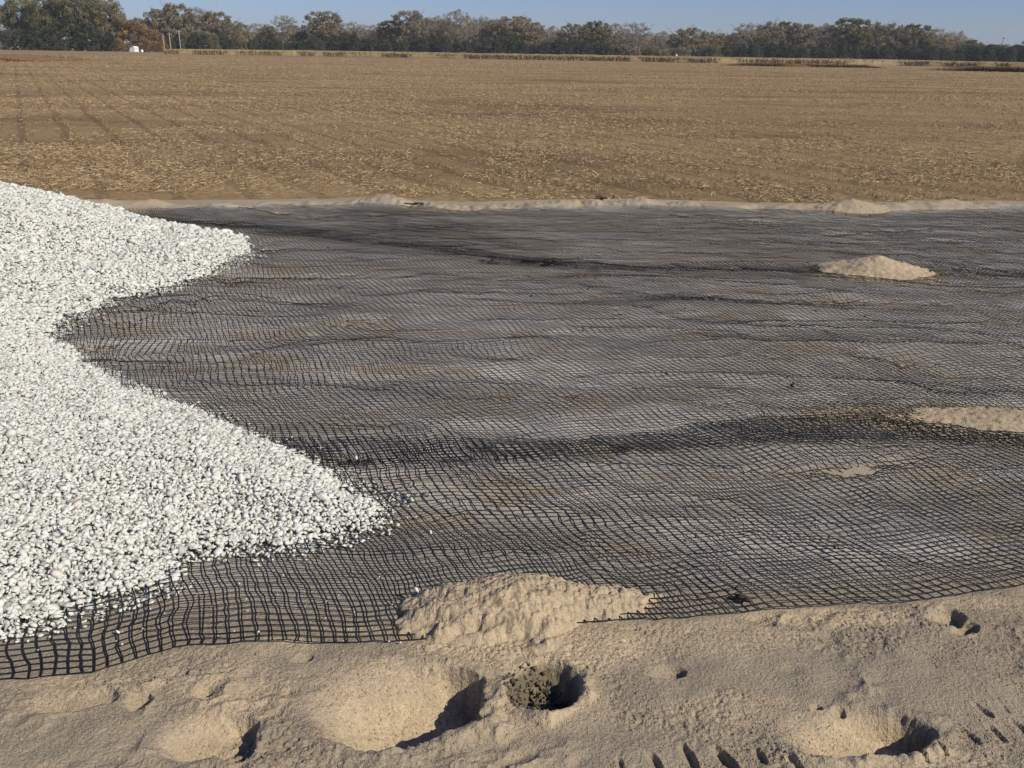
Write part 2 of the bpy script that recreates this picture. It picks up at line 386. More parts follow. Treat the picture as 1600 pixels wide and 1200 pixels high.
def stones(name, P, size, mat):
    n = len(P); T = TEM[rng.integers(0, 24, n)]; Rm = flatrots(n)
    V = np.einsum('nij,nkj->nki', Rm, T)*size[:, None, None]+P[:, None, :]
    F = (IF[None]+12*np.arange(n)[:, None, None]).reshape(-1, 3)
    r = np.repeat(rng.random(n), 20)
    return np_mesh(name, V.reshape(-1,3), F, mat, attrs={'rnd': ('FACE', r)})
def jit_grid(x0, x1, y0, y1, s):
    X, Y = np.meshgrid(np.arange(x0, x1, s), np.arange(y0, y1, s)); X = X.ravel(); Y = Y.ravel()
    return X+rng.uniform(-.48, .48, X.size)*s, Y+rng.uniform(-.48, .48, X.size)*s
Ps, Ss = [], []
for (x0,x1,y0,y1,s) in [(-2.6,-.2,1.6,3.0,.0138), (-3.4,-.2,3.0,4.2,.0150), (-4.2,-.6,4.2,5.6,.0185), (-5.2,-1.5,5.6,7.4,.022), (-6.2,-1.8,7.4,9.9,.030), (-7.4,-4.2,1.6,5.6,.034), (-7.4,-5.2,5.6,7.4,.034), (-3.6,-2.6,1.6,3.0,.022)]:
    for layer in range(2):
        X, Y = jit_grid(x0, x1, y0, y1, s)
        # keep heads of the field of view plus a margin for a side step
        h, d = pile_h(X, Y)
        thin = np.where(d < .06, np.clip(.45+d*10, 0, 1), 1)
        k = (d > -.02) & (rng.random(X.size) < thin)
        X, Y, h, d = X[k], Y[k], h[k], d[k]
        r = s*.80*np.exp(rng.normal(0, .28, X.size))
        Z = np.where(d > 0, h, 0)+base_h(X, Y)+r*.30-layer*s*.4+rng.uniform(-.21, .21, X.size)*s
        Z = np.maximum(Z, base_h(X, Y)+r*.3)
        Ps.append(np.stack([X, Y, Z], 1)); Ss.append(r)
# stones spilt off the toe
def toe(n, a, b, spread):
    t = rng.random(n)[:, None]; p = np.array(a)*(1-t)+np.array(b)*t
    q = p+np.abs(rng.normal(0, spread, (n,1)))*np.array([[.75,.3]])+rng.normal(0, spread*.4, (n,2)); return q
spill = []
for a, b, n, sp in [(G(0,1005),G(60,995),40,.06), (G(60,990),G(250,930),90,.07), (G(290,875),G(480,868),130,.07), (G(480,866),G(600,815),110,.07), (G(625,790),G(510,745),150,.06),
                    (G(510,745),G(280,625),110,.05), (G(90,525),G(180,478),60,.08), (G(180,478),G(372,414),60,.06), (G(372,414),G(398,380),60,.12)]:
    spill.append(toe(n, a, b, sp))
spill = np.concatenate(spill); X, Y = spill.T; h, d = pile_h(X, Y); k = d < .02; X, Y = X[k], Y[k]
r = rng.uniform(.005, .0105, X.size)*(1+.06*Y)
Ps.append(np.stack([X, Y, base_h(X, Y)+.008+r*.5], 1)); Ss.append(r)
GP = np.concatenate(Ps); GS = np.concatenate(Ss)
gr = stones('gravel_pile', GP, GS, M_stone)
tag(gr, 'large heap of crushed white stone tipped over the black mesh in two lobes', 'gravel pile', kind='stuff')
print('stones', len(GP))
# shaded core so that gaps between stones are backed by stone
core = gridmesh(np.arange(-7.5,-.2,.05), np.arange(1.5,9.8,.05), lambda X, Y: np.where(pile_h(X,Y)[1] > .06, pile_h(X,Y)[0]-.016-.004*Y, -.12)+base_h(X,Y), 'gravel_bed', plain('stone_bed', (.42,.41,.38), (.60,.59,.55), 60, .01))
tag(core, 'packed white stone under the loose surface of the heap', 'gravel', kind='stuff')

# loose stones lying out on the mesh
lo = []
for i in range(110):
    px, py = rng.uniform(60, 1000), rng.uniform(640, 1040)
    if rng.random() < .45: px, py = rng.uniform(120, 640), rng.uniform(880, 1040)
    lo.append(G(px, py))
lo = np.array(lo); X, Y = lo.T; d = pile_h(X, Y)[1]; k = (d < -.05) & (Y > 2.05); X, Y = X[k], Y[k]
r = rng.uniform(.0025, .0062, X.size)
ls = stones('stray_stones', np.stack([X, Y, base_h(X,Y)+.012], 1), r, M_stone)
tag(ls, 'tiny white stone chips scattered over the black mesh in front of the heap', 'stone chips', kind='stuff')
def one_stone(px, py, r, z, label):
    c = G(px, py, z); T = TEM[rng.integers(0,24)]@rotmats(1)[0].T*r
    o = np_mesh('loose_stone', T, IF, M_stone, attrs={'rnd': ('FACE', np.full(20, .85))}); o.location = (*c, z)
    tag(o, label, 'stone')
one_stone(650, 921, .016, .05, 'larger white stone lying at the left end of the foreground sand mound')
one_stone(556, 716, .017, .035, 'single white stone standing on the dark double band of mesh right of the heap')
one_stone(1531, 751, .010, .03, 'tiny bright white pebble alone on the mesh at the right edge')
one_stone(183, 987, .011, .02, 'cream white stone on the mesh just below the front foot of the heap')
one_stone(673, 831, .010, .025, 'small white pebble on the mesh to the right of the heap tip')
one_stone(526, 463, .011, .03, 'small white pebble on the mesh right of the rear heap lobe')

# ------------------------------------------------------------------ geogrid rolls
CD = np.array([math.sin(R_(-27)), math.cos(R_(-27))])
MOUNDS = []
def wrinkle(x, y):
    amp = .35+.65*sst(-.2, .5, fbm(x*.5, y*.9, 2, 501))
    damp_ = sst(2.0, 2.6, y)
    left = np.exp(-(((x+1.9)/1.3)**2+((y-5.0)/1.5)**2))
    w = .5+.5*vn(x*1.0+y*.35, y*3.3, 503)
    w2 = .5+.5*vn(x*2.4, y*6.5, 505)
    fine = .0050*damp_*np.clip(vn(x*6, y*10, 545)+.3, 0, 1)+.0045*(.25+.75*damp_)*np.clip(vn(x*13, y*15, 547), 0, 1)
    rid = (1-np.abs(vn(x*.8+y*.5, y*2.6, 541)))**5+.7*(1-np.abs(vn(x*1.9-y*.4, y*4.4, 543)))**6
    return (.004+damp_*amp*(.012*w**2+.007*w2)+fine+damp_*.017*rid*sst(10, 5, y)+.045*left*np.clip(vn(x*1.3-y*.4, y*3.1, 507)+.2, 0, 1)+.002)
def roll(name, near, far, s0, s1, pitch_c, pitch_r, lift, label, wc=.0038, wr=.0028):
    near = np.array(near); far = np.array(far)
    seg = np.hypot(*np.diff(near, axis=0).T); L = np.concatenate([[0], np.cumsum(seg)])
    s = np.arange(s0, s1, pitch_c)
    nx = np.interp(s, L, near[:,0]); ny = np.interp(s, L, near[:,1])
    # extrapolate
    ny = ny+.0*s
    # march to the far edge
    t = np.full(len(s), 1.0)
    for _ in range(30):
        fyv = np.interp(nx+CD[0]*t, far[:,0], far[:,1]); t = t+(fyv-(ny+CD[1]*t))/CD[1]*.8
    D_ = np.arange(0, t.max()+pitch_r, pitch_r)
    X = nx[:, None]+CD[0]*D_[None]; Y = ny[:, None]+CD[1]*D_[None]; inside = D_[None] <= t[:, None]+.0*X
    # handling waviness of the sheet
    wa = .030
    DX = wa*(vn(X*1.5, Y*3.0, 521)+.45*vn(X*4, Y*6.5, 523))+.0065*vn(X*9, Y*13, 524); DY = .020*(vn(X*1.4, Y*1.8, 525)+.4*vn(X*4, Y*5, 527))+.006*vn(X*11, Y*10, 528)
    lw = np.exp(-(((X+1.7)/1.3)**2+((Y-5.0)/1.7)**2))
    DX = DX+lw*.085*vn(X*.9, Y*2.2, 529)
    X = X+DX+rng.normal(0, .0018, X.shape)+.003*vn(X*22, Y*22, 531); Y = Y+DY+rng.normal(0, .0017, X.shape)+.0035*vn(X*20, Y*24, 532)
    bury = sst(.30, .60, fbm(X*1.3, Y*3.2, 6, 561, .7))*sst(2.6, 3.2, Y)
    Z = base_h(X, Y)+wrinkle(X, Y)*(1-bury)+bury*(-.004+.006*vn(X*14, Y*14, 563))+lift*(1-bury)+rng.normal(0, .0008, X.shape)
    hp, d = pile_h(X.ravel(), Y.ravel()); hp = hp.reshape(X.shape); d = d.reshape(X.shape)
    for (c, a, b, h) in MOUNDS: pass
    P = np.stack([X, Y, Z], 2)
    nc, nrr = X.shape
    def strands(P, w, hgt, side):
        # P: (A,B,3) strands run along axis 1; triangular section
        T = np.gradient(P, axis=1); T[..., 2] = 0; T /= np.linalg.norm(T, axis=2)[..., None]+1e-9
        N = np.stack([-T[..., 1], T[..., 0], 0*T[..., 0]], 2)
        a = P-N*w/2; b = P+N*w/2; up = P+np.array([0,0,hgt])
        a2 = a+np.array([0,0,hgt*.9]); b2 = b+np.array([0,0,hgt*.9])
        V = np.stack([a, a2, b2, b], 2)                   # A,B,4,3
        A, B = P.shape[:2]
        i = (np.arange(A)[:, None]*B+np.arange(B-1)[None]).ravel()*4
        F = np.concatenate([np.stack([i+k, i+4+k, i+4+k+1, i+k+1], 1) for k in range(3)])
        return V.reshape(-1, 3), F, i
    keep_pt = (d < .22) & inside
    V1, F1, i1 = strands(P, wc, .0018, 0)
    k1 = (keep_pt[:, :-1] & keep_pt[:, 1:]).ravel(); F1 = F1[np.tile(k1, 3)]
    Q = P.transpose(1,0,2)+np.array([0,0,.0003])
    V2, F2, i2 = strands(Q, wr, .0015, 1)
    kt = keep_pt.T; k2 = (kt[:, :-1] & kt[:, 1:]).ravel(); F2 = F2[np.tile(k2, 3)]
    o = np_mesh(name, np.concatenate([V1, V2]), np.concatenate([F1, F2+len(V1)]), M_grid)
    return tag(o, label, 'geogrid')
n1 = HEM
f1 = [(-8,3.0),(-3,3.15)]+[tuple(G(*q)) for q in [(480,690),(640,688),(900,688),(1050,672),(1160,660),(1300,652),(1430,650),(1520,670),(1700,700)]]+[(6,4.0)]
f1 = [(-8,3.55),(-3,3.5)]+f1[2:]
n2 = [(-4.2,3.05),(-2.0,3.1)]+[tuple(G(*q)) for q in [(540,741),(700,736),(850,726),(950,716),(1100,706),(1250,700),(1430,692),(1560,700),(1800,720)]]+[(7.8,4.4)]
f2 = [(-9,8.95),(-4.2,8.8)]+[tuple(G(*q)) for q in [(240,341),(330,347),(400,351),(500,361),(600,374),(700,386),(800,402),(900,410),(1000,420),(1150,415),(1300,419),(1450,415),(1600,430)]]+[(9.5,7.3)]
n3 = [(-6.5,8.3),(-3.9,8.3)]+[tuple(G(*q)) for q in [(240,348),(400,365),(600,388),(800,414),(900,425),(1000,430),(1200,432),(1400,434),(1600,441)]]+[(10.5,6.6)]
f3 = [(-12,9.3)]+[tuple(p) for p in FP]+[(14,10.1)]
roll('geogrid', n1, f1, 0, 8.2, .0365, .0285, 0, 'black plastic mesh sheet nearest the front, ending in a ragged hem on the sand', .0043, .0032)
roll('geogrid', n2, f2, 0, 12.2, .0365, .0285, .010, 'widest middle sheet of black plastic mesh between the two dark overlap bands')
roll('geogrid', n3, f3, 0, 17.5, .0375, .030, .014, 'farthest sheet of black plastic mesh, its edge along the pale sand bank', .0036, .0025)

# ------------------------------------------------------------------ sand heaps on the mesh
def mound(px, py, a, b, h, label, rot=0, wb=.22, sharp=1.0, res=.006, seed=0, lump=.3, z=0.0, dryv=1.0, peak=(0,0)):
    c = G(px, py, z); cr, sr = math.cos(rot), math.sin(rot)
    g = 1.45
    def hf(X, Y):
        U = (X*cr+Y*sr)/a; V = (-X*sr+Y*cr)/b
        wob = 1+wb*fbm(U*1.7+seed, V*1.7, 4, 600+seed)+.05*vn(X*60, Y*60, 620+seed)
        r = np.sqrt(U*U+V*V)/wob
        pr = np.sqrt((U-peak[0])**2+(V-peak[1])**2)
        p = np.clip(1-r, -.4, 1)
        H = h*(sharp*p+(1-sharp)*(np.sign(p)*(1-(1-np.abs(p))**2)))*(1+.18*np.exp(-(pr/.5)**2))
        H = H+lump*h*(.22*fbm(X*14, Y*14, 3, 630+seed)+.15*vn(X*40, Y*40, 640+seed))*sst(-.1, .25, p)+(.007*np.sqrt(np.abs(vn(X*95, Y*95, 650+seed)))+.008*np.abs(vn(X*52, Y*52, 651+seed))-.006*np.clip(vn(X*70, Y*70, 652+seed), 0, 1))*sst(0, .2, p)
        return base_h(X+c[0], Y+c[1])+.005+H-.03*sst(0, -.3, p)
    def kp(X, Y):
        U = (X*cr+Y*sr)/a; V = (-X*sr+Y*cr)/b
        return np.sqrt(U*U+V*V)/(1+wb*fbm(U*1.7+seed, V*1.7, 4, 600+seed)+.05*vn(X*60, Y*60, 620+seed)) < 1.16
    def at(X, Y, Z):
        n = fbm(X*5, Y*8, 3, 660+seed)
        return {'dry': np.clip(dryv*(.85+.35*n), 0, 1), 'damp': np.clip(.5*sst(.35, .6, fbm(X*18, Y*18, 3, 670+seed)), 0, 1), 'pale': X*0}
    e = g*max(a, b)
    o = gridmesh(np.arange(-a*g, a*g, res), np.arange(-max(b, a*abs(sr)+b)*g, max(b, a*abs(sr)+b)*g, res), hf, 'sand_mound', M_sand, at, keep=kp)
    o.location = (c[0], c[1], 0); tag(o, label, 'sand mound')
mound(800, 957, .36, .18, .070, 'big lumpy mound of tan sand spilling over the front hem of the mesh', R_(12), .46, .35, .0034, 1, .42, 0, .9, (.15,.1))
mound(1370, 428, .50, .34, .125, 'pointed little heap of dry sand on the far part of the mesh', R_(-6), .22, .85, .014, 2, .25, 0, .95, (-.12,.1))
mound(1335, 333, .42, .26, .095, 'greyish heap of sand against the far sand bank, behind the pointed heap', R_(0), .3, .85, .016, 3, .35, 0, .6, (-.1,0))
mound(1585, 662, .78, .25, .036, 'flat spill of dry sand on the mesh at the right edge of the picture', R_(-8), .4, .4, .009, 4, .3, 0, .8)

# dark bits on the mesh
def clod(px, py, r, sx, sy, sz, label, z=.03):
    P = []; n = 9
    pts = rng.normal(0, .45, (n,3))*np.array([sx, sy, sz])*r
    V = []; F = []
    for i, q in enumerate(pts):
        T = TEM[rng.integers(0,24)]@rotmats(1)[0].T*r*rng.uniform(.4,.8)*np.array([sx, sy, sz])+q; V.append(T); F.append(IF+12*i)
    V = np.concatenate(V); V[:,2] -= V[:,2].min(); V[:,2] += -.01
    c = G(px, py); o = np_mesh('soil_shade_clod', V, np.concatenate(F), M_clod); o.location = (*c, float(base_h(np.array([c[0]]), np.array([c[1]]))[0])+.01)
    tag(o, label, 'soil clod')
clod(1157, 941, .032, 1.2, .6, .5, 'flat black clod on the mesh near its front hem, right of the big sand mound')
clod(1238, 603, .016, .8, .6, 1.3, 'small upright dark clod standing alone in the middle of the mesh')
clod(770, 411, .045, 1.6, .8, .35, 'leftmost of the row of dark clumps standing for shadow under the wrinkled far mesh')  # this row of dark solids stands in for shadow beneath the mesh wrinkles
clod(824, 411, .05, 1.6, .8, .35, 'middle one of the row of dark clumps standing for shadow under the wrinkled far mesh')
clod(856, 415, .05, 1.6, .8, .35, 'rightmost of the row of dark clumps standing for shadow under the wrinkled far mesh')
clod(650, 329, .05, 1.8, .8, .4, 'dark lumps of soil in the gap of the far sand bank left of centre')
clod(940, 320, .055, 1.4, .8, .5, 'dark lump of soil in the notch of the far sand bank right of centre')
n = 700; Y = 2.4+7*rng.random(n)**1.1; X = rng.uniform(-.7, .7, n)*(Y+1)
kk = (vn(X*.8+Y*.5, Y*2.6, 541)**2 < .03) & (pile_h(X, Y)[1] < -.05); X, Y = X[kk], Y[kk]; n = len(X)
T = TEM[rng.integers(0, 24, n)]*(rng.uniform(.003, .008, n)*(1+.04*Y))[:, None, None]; V = np.einsum('nij,nkj->nki', flatrots(n), T)*np.array([1.5,1,1])+np.stack([X, Y, base_h(X, Y)+wrinkle(X, Y)+.004], 1)[:, None]
tag(np_mesh('soil_lumps', V.reshape(-1,3), (IF[None]+12*np.arange(n)[:, None, None]).reshape(-1, 3), M_clod), 'little dark lumps of soil caught along the creases of the mesh', 'soil lumps', kind='stuff')
V = []; F = []; k = 0
cc = G(850, 1072)
for i in range(420):
    a = rng.uniform(0, 6.28); q = np.sqrt(rng.random())*.088
    x = cc[0]-.02+q*math.cos(a); y = cc[1]+q*math.sin(a)*1.0; zz = float(hz_(np.array([x]), np.array([y]))[0])
    r = rng.uniform(.003, .011); T = TEM[rng.integers(0,24)]@rotmats(1)[0].T*r+np.array([x, y, zz+r*.3+rng.random()**2*.018]); V.append(T); F.append(IF+12*i)
tag(np_mesh('soil_crumbs', np.concatenate(V), np.concatenate(F), plain('damp_soil', (.085,.068,.05), (.20,.158,.108), 50, .003)), 'dark damp crumbs of soil filling the rough hole in the front sand', 'soil crumbs', kind='stuff')
# crumbs of sand over the foreground
n = 60000; X = rng.uniform(-1.9, 2.3, n); Y = rng.uniform(1.4, 2.5, n)
k = (fbm(X*2.2+3, Y*3.5, 3, 221)+.5*fbm(X*9, Y*9, 2, 733) > -.05) | (rng.random(n) < .15); k2_ = Y[k] < HEMY(X[k])-.01; X, Y = X[k][k2_], Y[k][k2_]
Z = hz_(X, Y); r = .0014+.0030*rng.random(X.size)**3
T = TEM[rng.integers(0, 24, X.size)]; V = np.einsum('nij,nkj->nki', rotmats(X.size), T)*r[:, None, None]+np.stack([X, Y, Z+r*.2], 1)[:, None]
Fc = (IF[None]+12*np.arange(X.size)[:, None, None]).reshape(-1, 3)
tag(np_mesh('sand_crumbs', V.reshape(-1,3), Fc, plain('sand_crumb', (.24,.175,.11), (.42,.32,.21), 90)), 'loose crumbs of sand strewn over the front strip', 'sand crumbs', kind='stuff')

# ------------------------------------------------------------------ straw on the field
def ribbons(C, D, L, W, up=None):
    """flat strips: centre C, unit direction D, length L, width W"""
    n = len(C); S = np.cross(D, np.array([0,0,1.0])); S /= np.linalg.norm(S, axis=1)[:, None]+1e-6
    tw = rng.uniform(0, math.pi, n)[:, None]; U = np.cross(S, D); S = S*np.cos(tw)+U*np.sin(tw)
    a = C-D*L[:, None]/2; b = C+D*L[:, None]/2; s = S*W[:, None]/2
    V = np.stack([a-s, a+s, b+s*.6, b-s*.6], 1).reshape(-1, 3)
    F = np.arange(4*n).reshape(-1, 4); return V, F
def far_h(X, Y): return fhf(X, Y)
n = 420000
Y = 10.45*np.exp(rng.random(n)**1.15*math.log(170/10.45)); Xr = rng.uniform(-1, 1, n)*(Y*.66+1.2)
clump = fbm(Xr*.9, Y*.6, 4, 701)+.9*fbm(Xr*.12, Y*.30, 3, 703); k = rng.random(n) < np.clip(.50+1.6*clump, .05, 1); X, Y = Xr[k], Y[k]; n = len(X)
az = rng.uniform(0, 2*math.pi, n); el = rng.normal(0, .30, n)
D = np.stack([np.cos(az)*np.cos(el), np.sin(az)*np.cos(el), np.sin(el)], 1)
L = rng.uniform(.02, .085, n)*(1+.010*(Y-10)); W = rng.uniform(.004, .008, n)*(1+.030*(Y-10))
C = np.stack([X, Y, far_h(X, Y)+.006+np.abs(rng.normal(0, .018, n))], 1)
V1, F1 = ribbons(C, D, L, W); r1 = np.clip(rng.normal(.52, .33, n), 0, 1)
# standing stubs in rows 0.76 m apart running away to the left
n = 70000
Y = 10.6*np.exp(rng.random(n)*math.log(80/10.6)); X = rng.uniform(-1, 1, n)*(Y*.66+1)
a28 = R_(-28); u = X*math.cos(a28)-Y*math.sin(a28)*-1*-1
u = X*math.cos(a28)+Y*math.sin(-a28); w = -X*math.sin(-a28)+Y*math.cos(a28)
u = np.round(u/.76)*.76+rng.normal(0, .035, n)
X = u*math.cos(a28)-w*math.sin(-a28); Y = u*math.sin(-a28)+w*math.cos(a28)
k = (Y > 10.6) & (rng.random(n) < .75+.5*vn(X*.6, Y*.6, 711)); X, Y = X[k], Y[k]; n = len(X)
D = np.stack([rng.normal(0, .35, n), rng.normal(0, .35, n), np.ones(n)], 1); D /= np.linalg.norm(D, axis=1)[:, None]
L = rng.uniform(.02, .055, n); W = rng.uniform(.004, .008, n)*(1+.03*(Y-10))
V2, F2 = ribbons(np.stack([X, Y, far_h(X, Y)+L*.4], 1), D, L, W); r2 = np.clip(rng.normal(.25, .2, n), 0, 1)
tag(np_mesh('stubble', np.concatenate([V1, V2]), np.concatenate([F1, F2+len(V1)]), M_straw, attrs={'rnd': ('FACE', np.concatenate([r1, r2]))}),
    'tan crop residue and short stubble lying over the harvested field', 'stubble', kind='stuff')

# ------------------------------------------------------------------ crop strips
def crop(name, px0, px1, front, depth, hgt, mat, label, n, cat, zbase=0, w=.05):
    """front: list of (px,py) giving the foot of the strip"""
    P = np.array([G(*q) for q in front])
    x0, x1 = P[0,0], P[-1,0]
    m = max(int((x1-x0)/.6), 8); xs_ = np.linspace(x0, x1, m)
    fy_ = np.interp(xs_, P[:,0], P[:,1]); rows = [0, .15, .5, 1.5, 4, 8, 16, 32, 64, 128, 256]; rows = [r for r in rows if r < depth]+[depth]
    V = []; 
    for j, r_ in enumerate(rows):
        z = (0 if j == 0 else hgt*.88) + (0 if j == 0 else .10*hgt)*vn(xs_*.7, xs_*0+r_*.6, 801)
        if j == len(rows)-1: z = z*0
        ends = sst(0, 4, np.minimum(xs_-x0, x1-xs_)) if depth < 60 else 1
        V.append(np.stack([xs_, fy_+r_+.3*vn(xs_*.3, xs_*0, 803), z*ends], 1))
    V = np.concatenate(V); nr = len(rows); i = (np.arange(nr-1)[:, None]*m+np.arange(m-1)[None]).ravel()
    Fq = np.stack([i, i+1, i+m+1, i+m], 1)
    u = rng.random(n); X = x0+(x1-x0)*u; Yb = np.interp(X, P[:,0], P[:,1]); Y = Yb+rng.random(n)**2.5*min(depth, 60)
    e = sst(0, 4, np.minimum(X-x0, x1-X)) if depth < 60 else np.ones(n)
    L = hgt*rng.uniform(.5, 1.0, n)*(.15+.85*e)
    D = np.stack([rng.normal(0, .25, n), rng.normal(0, .25, n), np.ones(n)], 1); D /= np.linalg.norm(D, axis=1)[:, None]
    Vb, Fb = ribbons(np.stack([X, Y, L*.5], 1), D, L, rng.uniform(.5, 1.5, n)*w)
    o = np_mesh(name, np.concatenate([V, Vb]), np.concatenate([Fq, Fb+len(V)]), mat, attrs={'rnd': ('FACE', np.concatenate([rng.uniform(.3,.6,len(Fq)), rng.uniform(0,1,n)]))})
    return tag(o, label, cat, kind='stuff')
hy = lambda px, d: (px, HZ(px)+d)
crop('dry_crop', 0, 0, [hy(255,11.5), hy(500,11.2), hy(800,11.5), hy(1100,12), hy(1400,11.7), hy(1750,12.5)], 190, 1.25, M_corn, 'long pale strip of ripe crop standing in front of the whole treeline', 60000, 'crop', w=.10)
crop('dry_crop', 0, 0, [hy(-160,5.4), hy(70,5.3)], 30, .8, M_corn, 'short pale strip of ripe crop by the big trees at the far left', 6000, 'crop', w=.12)
crop('weeds', 0, 0, [hy(-200,27), hy(60,26.5), hy(96,25)], 16, .62, M_weed2, 'patch of reddish brown weeds in the field at the far left', 9000, 'weeds', w=.05)
crop('weeds', 0, 0, [hy(1135,15.5), hy(1240,15.8), hy(1385,15.8)], 6, .50, M_weed, 'dark brown strip of uncut plants ahead of the crop, right of centre', 7000, 'weeds', w=.06)
crop('weeds', 0, 0, [hy(1478,18.2), hy(1620,19), hy(1760,19)], 8, .72, M_weed, 'dark brown strip of uncut plants ahead of the crop at the right edge', 7000, 'weeds', w=.06)

# ------------------------------------------------------------------ trees
def tube_poly(pts, rad, n=5):
    V = []; F = []; pts = np.array(pts)
    for i, (p, r) in enumerate(zip(pts, rad)):
        d = pts[min(i+1, len(pts)-1)]-pts[max(i-1, 0)]; d = d/np.linalg.norm(d)
        a = np.cross(d, [.3,.9,.1]); a /= np.linalg.norm(a); b = np.cross(d, a)
        for k in range(n): th = 2*math.pi*k/n; V.append(p+r*(a*math.cos(th)+b*math.sin(th)))
    for i in range(len(pts)-1):
        for k in range(n): F.append((i*n+k, i*n+(k+1) % n, (i+1)*n+(k+1) % n, (i+1)*n+k))
    return V, F
def tree_proto(seed, H, Wd, kind, trunk_h=.28, nleaf=5200, lsz=.42, shape='round', stems=1, gaps=.5):
    """H m high, Wd m wide; returns (trunk mesh, crown mesh)"""
    nleaf = int(nleaf*1.6); g = np.random.default_rng(seed); TV, TF = [], []; tips = []
    def add(pts, rad):
        v, f = tube_poly(pts, rad); o = len(TV); TV.extend(v); TF.extend([tuple(q+o for q in ff) for ff in f])
    for s_ in range(stems):
        bx = g.normal(0, .10*Wd) if stems > 1 else 0; lean = g.normal(0, .04, 2)
        top = H*(.78+.1*g.random()); base = np.array([bx, g.normal(0, .05*Wd), -.3])
        pts = [base+np.array([lean[0]*z+.12*math.sin(z*.7+seed), lean[1]*z, z]) for z in np.linspace(0, top, 9)]
        r0 = H*.022; add(pts, [r0*(1-.85*i/8) for i in range(9)])
        for b in range(9 if stems == 1 else 6):
            t = g.uniform(trunk_h, .95); p0 = pts[0]*(1-t)+pts[-1]*t
            az = g.uniform(0, 2*math.pi); el = g.uniform(.25, 1.1)
            ln = Wd*.5*g.uniform(.55, 1.0)*(1.15-abs(t-.55))
            p1 = p0+np.array([math.cos(az)*math.cos(el), math.sin(az)*math.cos(el), math.sin(el)])*ln*.6
            p2 = p1+np.array([math.cos(az+g.normal(0,.4))*.7, math.sin(az+g.normal(0,.4))*.7, .75])*ln*.55
            add([p0, p1, p2], [r0*.4, r0*.22, r0*.07]); tips += [p1, p2]
            for c in range(3):
                q = p1*(1-c/3)+p2*c/3; a2 = g.uniform(0, 6.28); e = q+np.array([math.cos(a2)*.6, math.sin(a2)*.6, .6])*ln*.45
                add([q, (q+e)/2+g.normal(0,.1,3), e], [r0*.14, r0*.09, r0*.03]); tips.append(e)
    # leaf clumps through the crown's volume
    cl = []
    nclump = 170
    while len(cl) < nclump:
        p = g.uniform(-1, 1, 3)
        if shape == 'round':
            if (p[0]**2+p[1]**2+p[2]**2) > 1 or (p@p) < .12: continue
            c = np.array([p[0]*Wd*.45, p[1]*Wd*.45, H*(.57+.38*p[2])])
        elif shape == 'cone':
            z = (p[2]+1)/2; rr = (1-z)**.7
            if p[0]**2+p[1]**2 > 1: continue
            c = np.array([p[0]*Wd*.45*rr, p[1]*Wd*.45*rr, H*(.06+.88*z)])
        elif shape == 'low':
            z = (p[2]+1)/2; rr = math.sqrt(max(0, 1-z*z*.85))
            if p[0]**2+p[1]**2 > 1: continue
            c = np.array([p[0]*Wd*.47*rr, p[1]*Wd*.47*rr, H*(.04+.86*z)])
        else:   # vase
            z = (p[2]+1)/2
            if p[0]**2+p[1]**2 > 1: continue
            rr = .35+.65*math.sin(min(z*1.25, 1)*math.pi*.55) if z < .8 else .95-(z-.8)*2.2
            c = np.array([p[0]*Wd*.45*rr, p[1]*Wd*.45*rr, H*(.2+.75*z)])
        cl.append(c)
    tips = [t for t in tips if (t[0]/(Wd*.46))**2+(t[1]/(Wd*.46))**2+((t[2]-H*.52)/(H*.42))**2 < 1]
    cl = np.array(cl+[t for t in tips if shape != 'cone']); cl = cl[(cl[:,2] > H*.03)]
    m = len(cl); csz = g.uniform(.55, 1.25, m)*Wd*.064*(1.15 if gaps < .4 else .9)
    wgt = csz**2; wgt /= wgt.sum(); idx = g.choice(m, nleaf, p=wgt)
    off = g.normal(0, 1, (nleaf,3)); off /= np.linalg.norm(off, axis=1)[:, None]; off *= g.random(nleaf)[:, None]**.5
    C = cl[idx]+off*csz[idx][:, None]*np.array([1.15, 1.15, .95])
    C[:,2] = np.maximum(C[:,2], .1)
    nrm = g.normal(0, 1, (nleaf,3))+off*.7; nrm /= np.linalg.norm(nrm, axis=1)[:, None]
    a = np.cross(nrm, g.normal(0,1,(nleaf,3))); a /= np.linalg.norm(a, axis=1)[:, None]; b = np.cross(nrm, a)
    asp = .30 if kind == 'grey' else .62
    s = .64*lsz*g.uniform(.5, 1.2, nleaf)[:, None]
    V = np.stack([C-a*s, C-b*s*asp, C+a*s, C+b*s*asp], 1).reshape(-1,3)
    tone = g.random(m)*.6; rnd = np.clip(tone[idx]+g.uniform(0, .4, nleaf), 0, 1)
    tr = np_mesh('trunk', np.array(TV), np.array(TF), M_bark); cr = np_mesh('crown', V, np.arange(4*nleaf).reshape(-1,4), LEAF[kind], attrs={'rnd': ('FACE', rnd)})
    mt, mc = tr.data, cr.data; bpy.data.objects.remove(tr); bpy.data.objects.remove(cr)
    return mt, mc, H, Wd
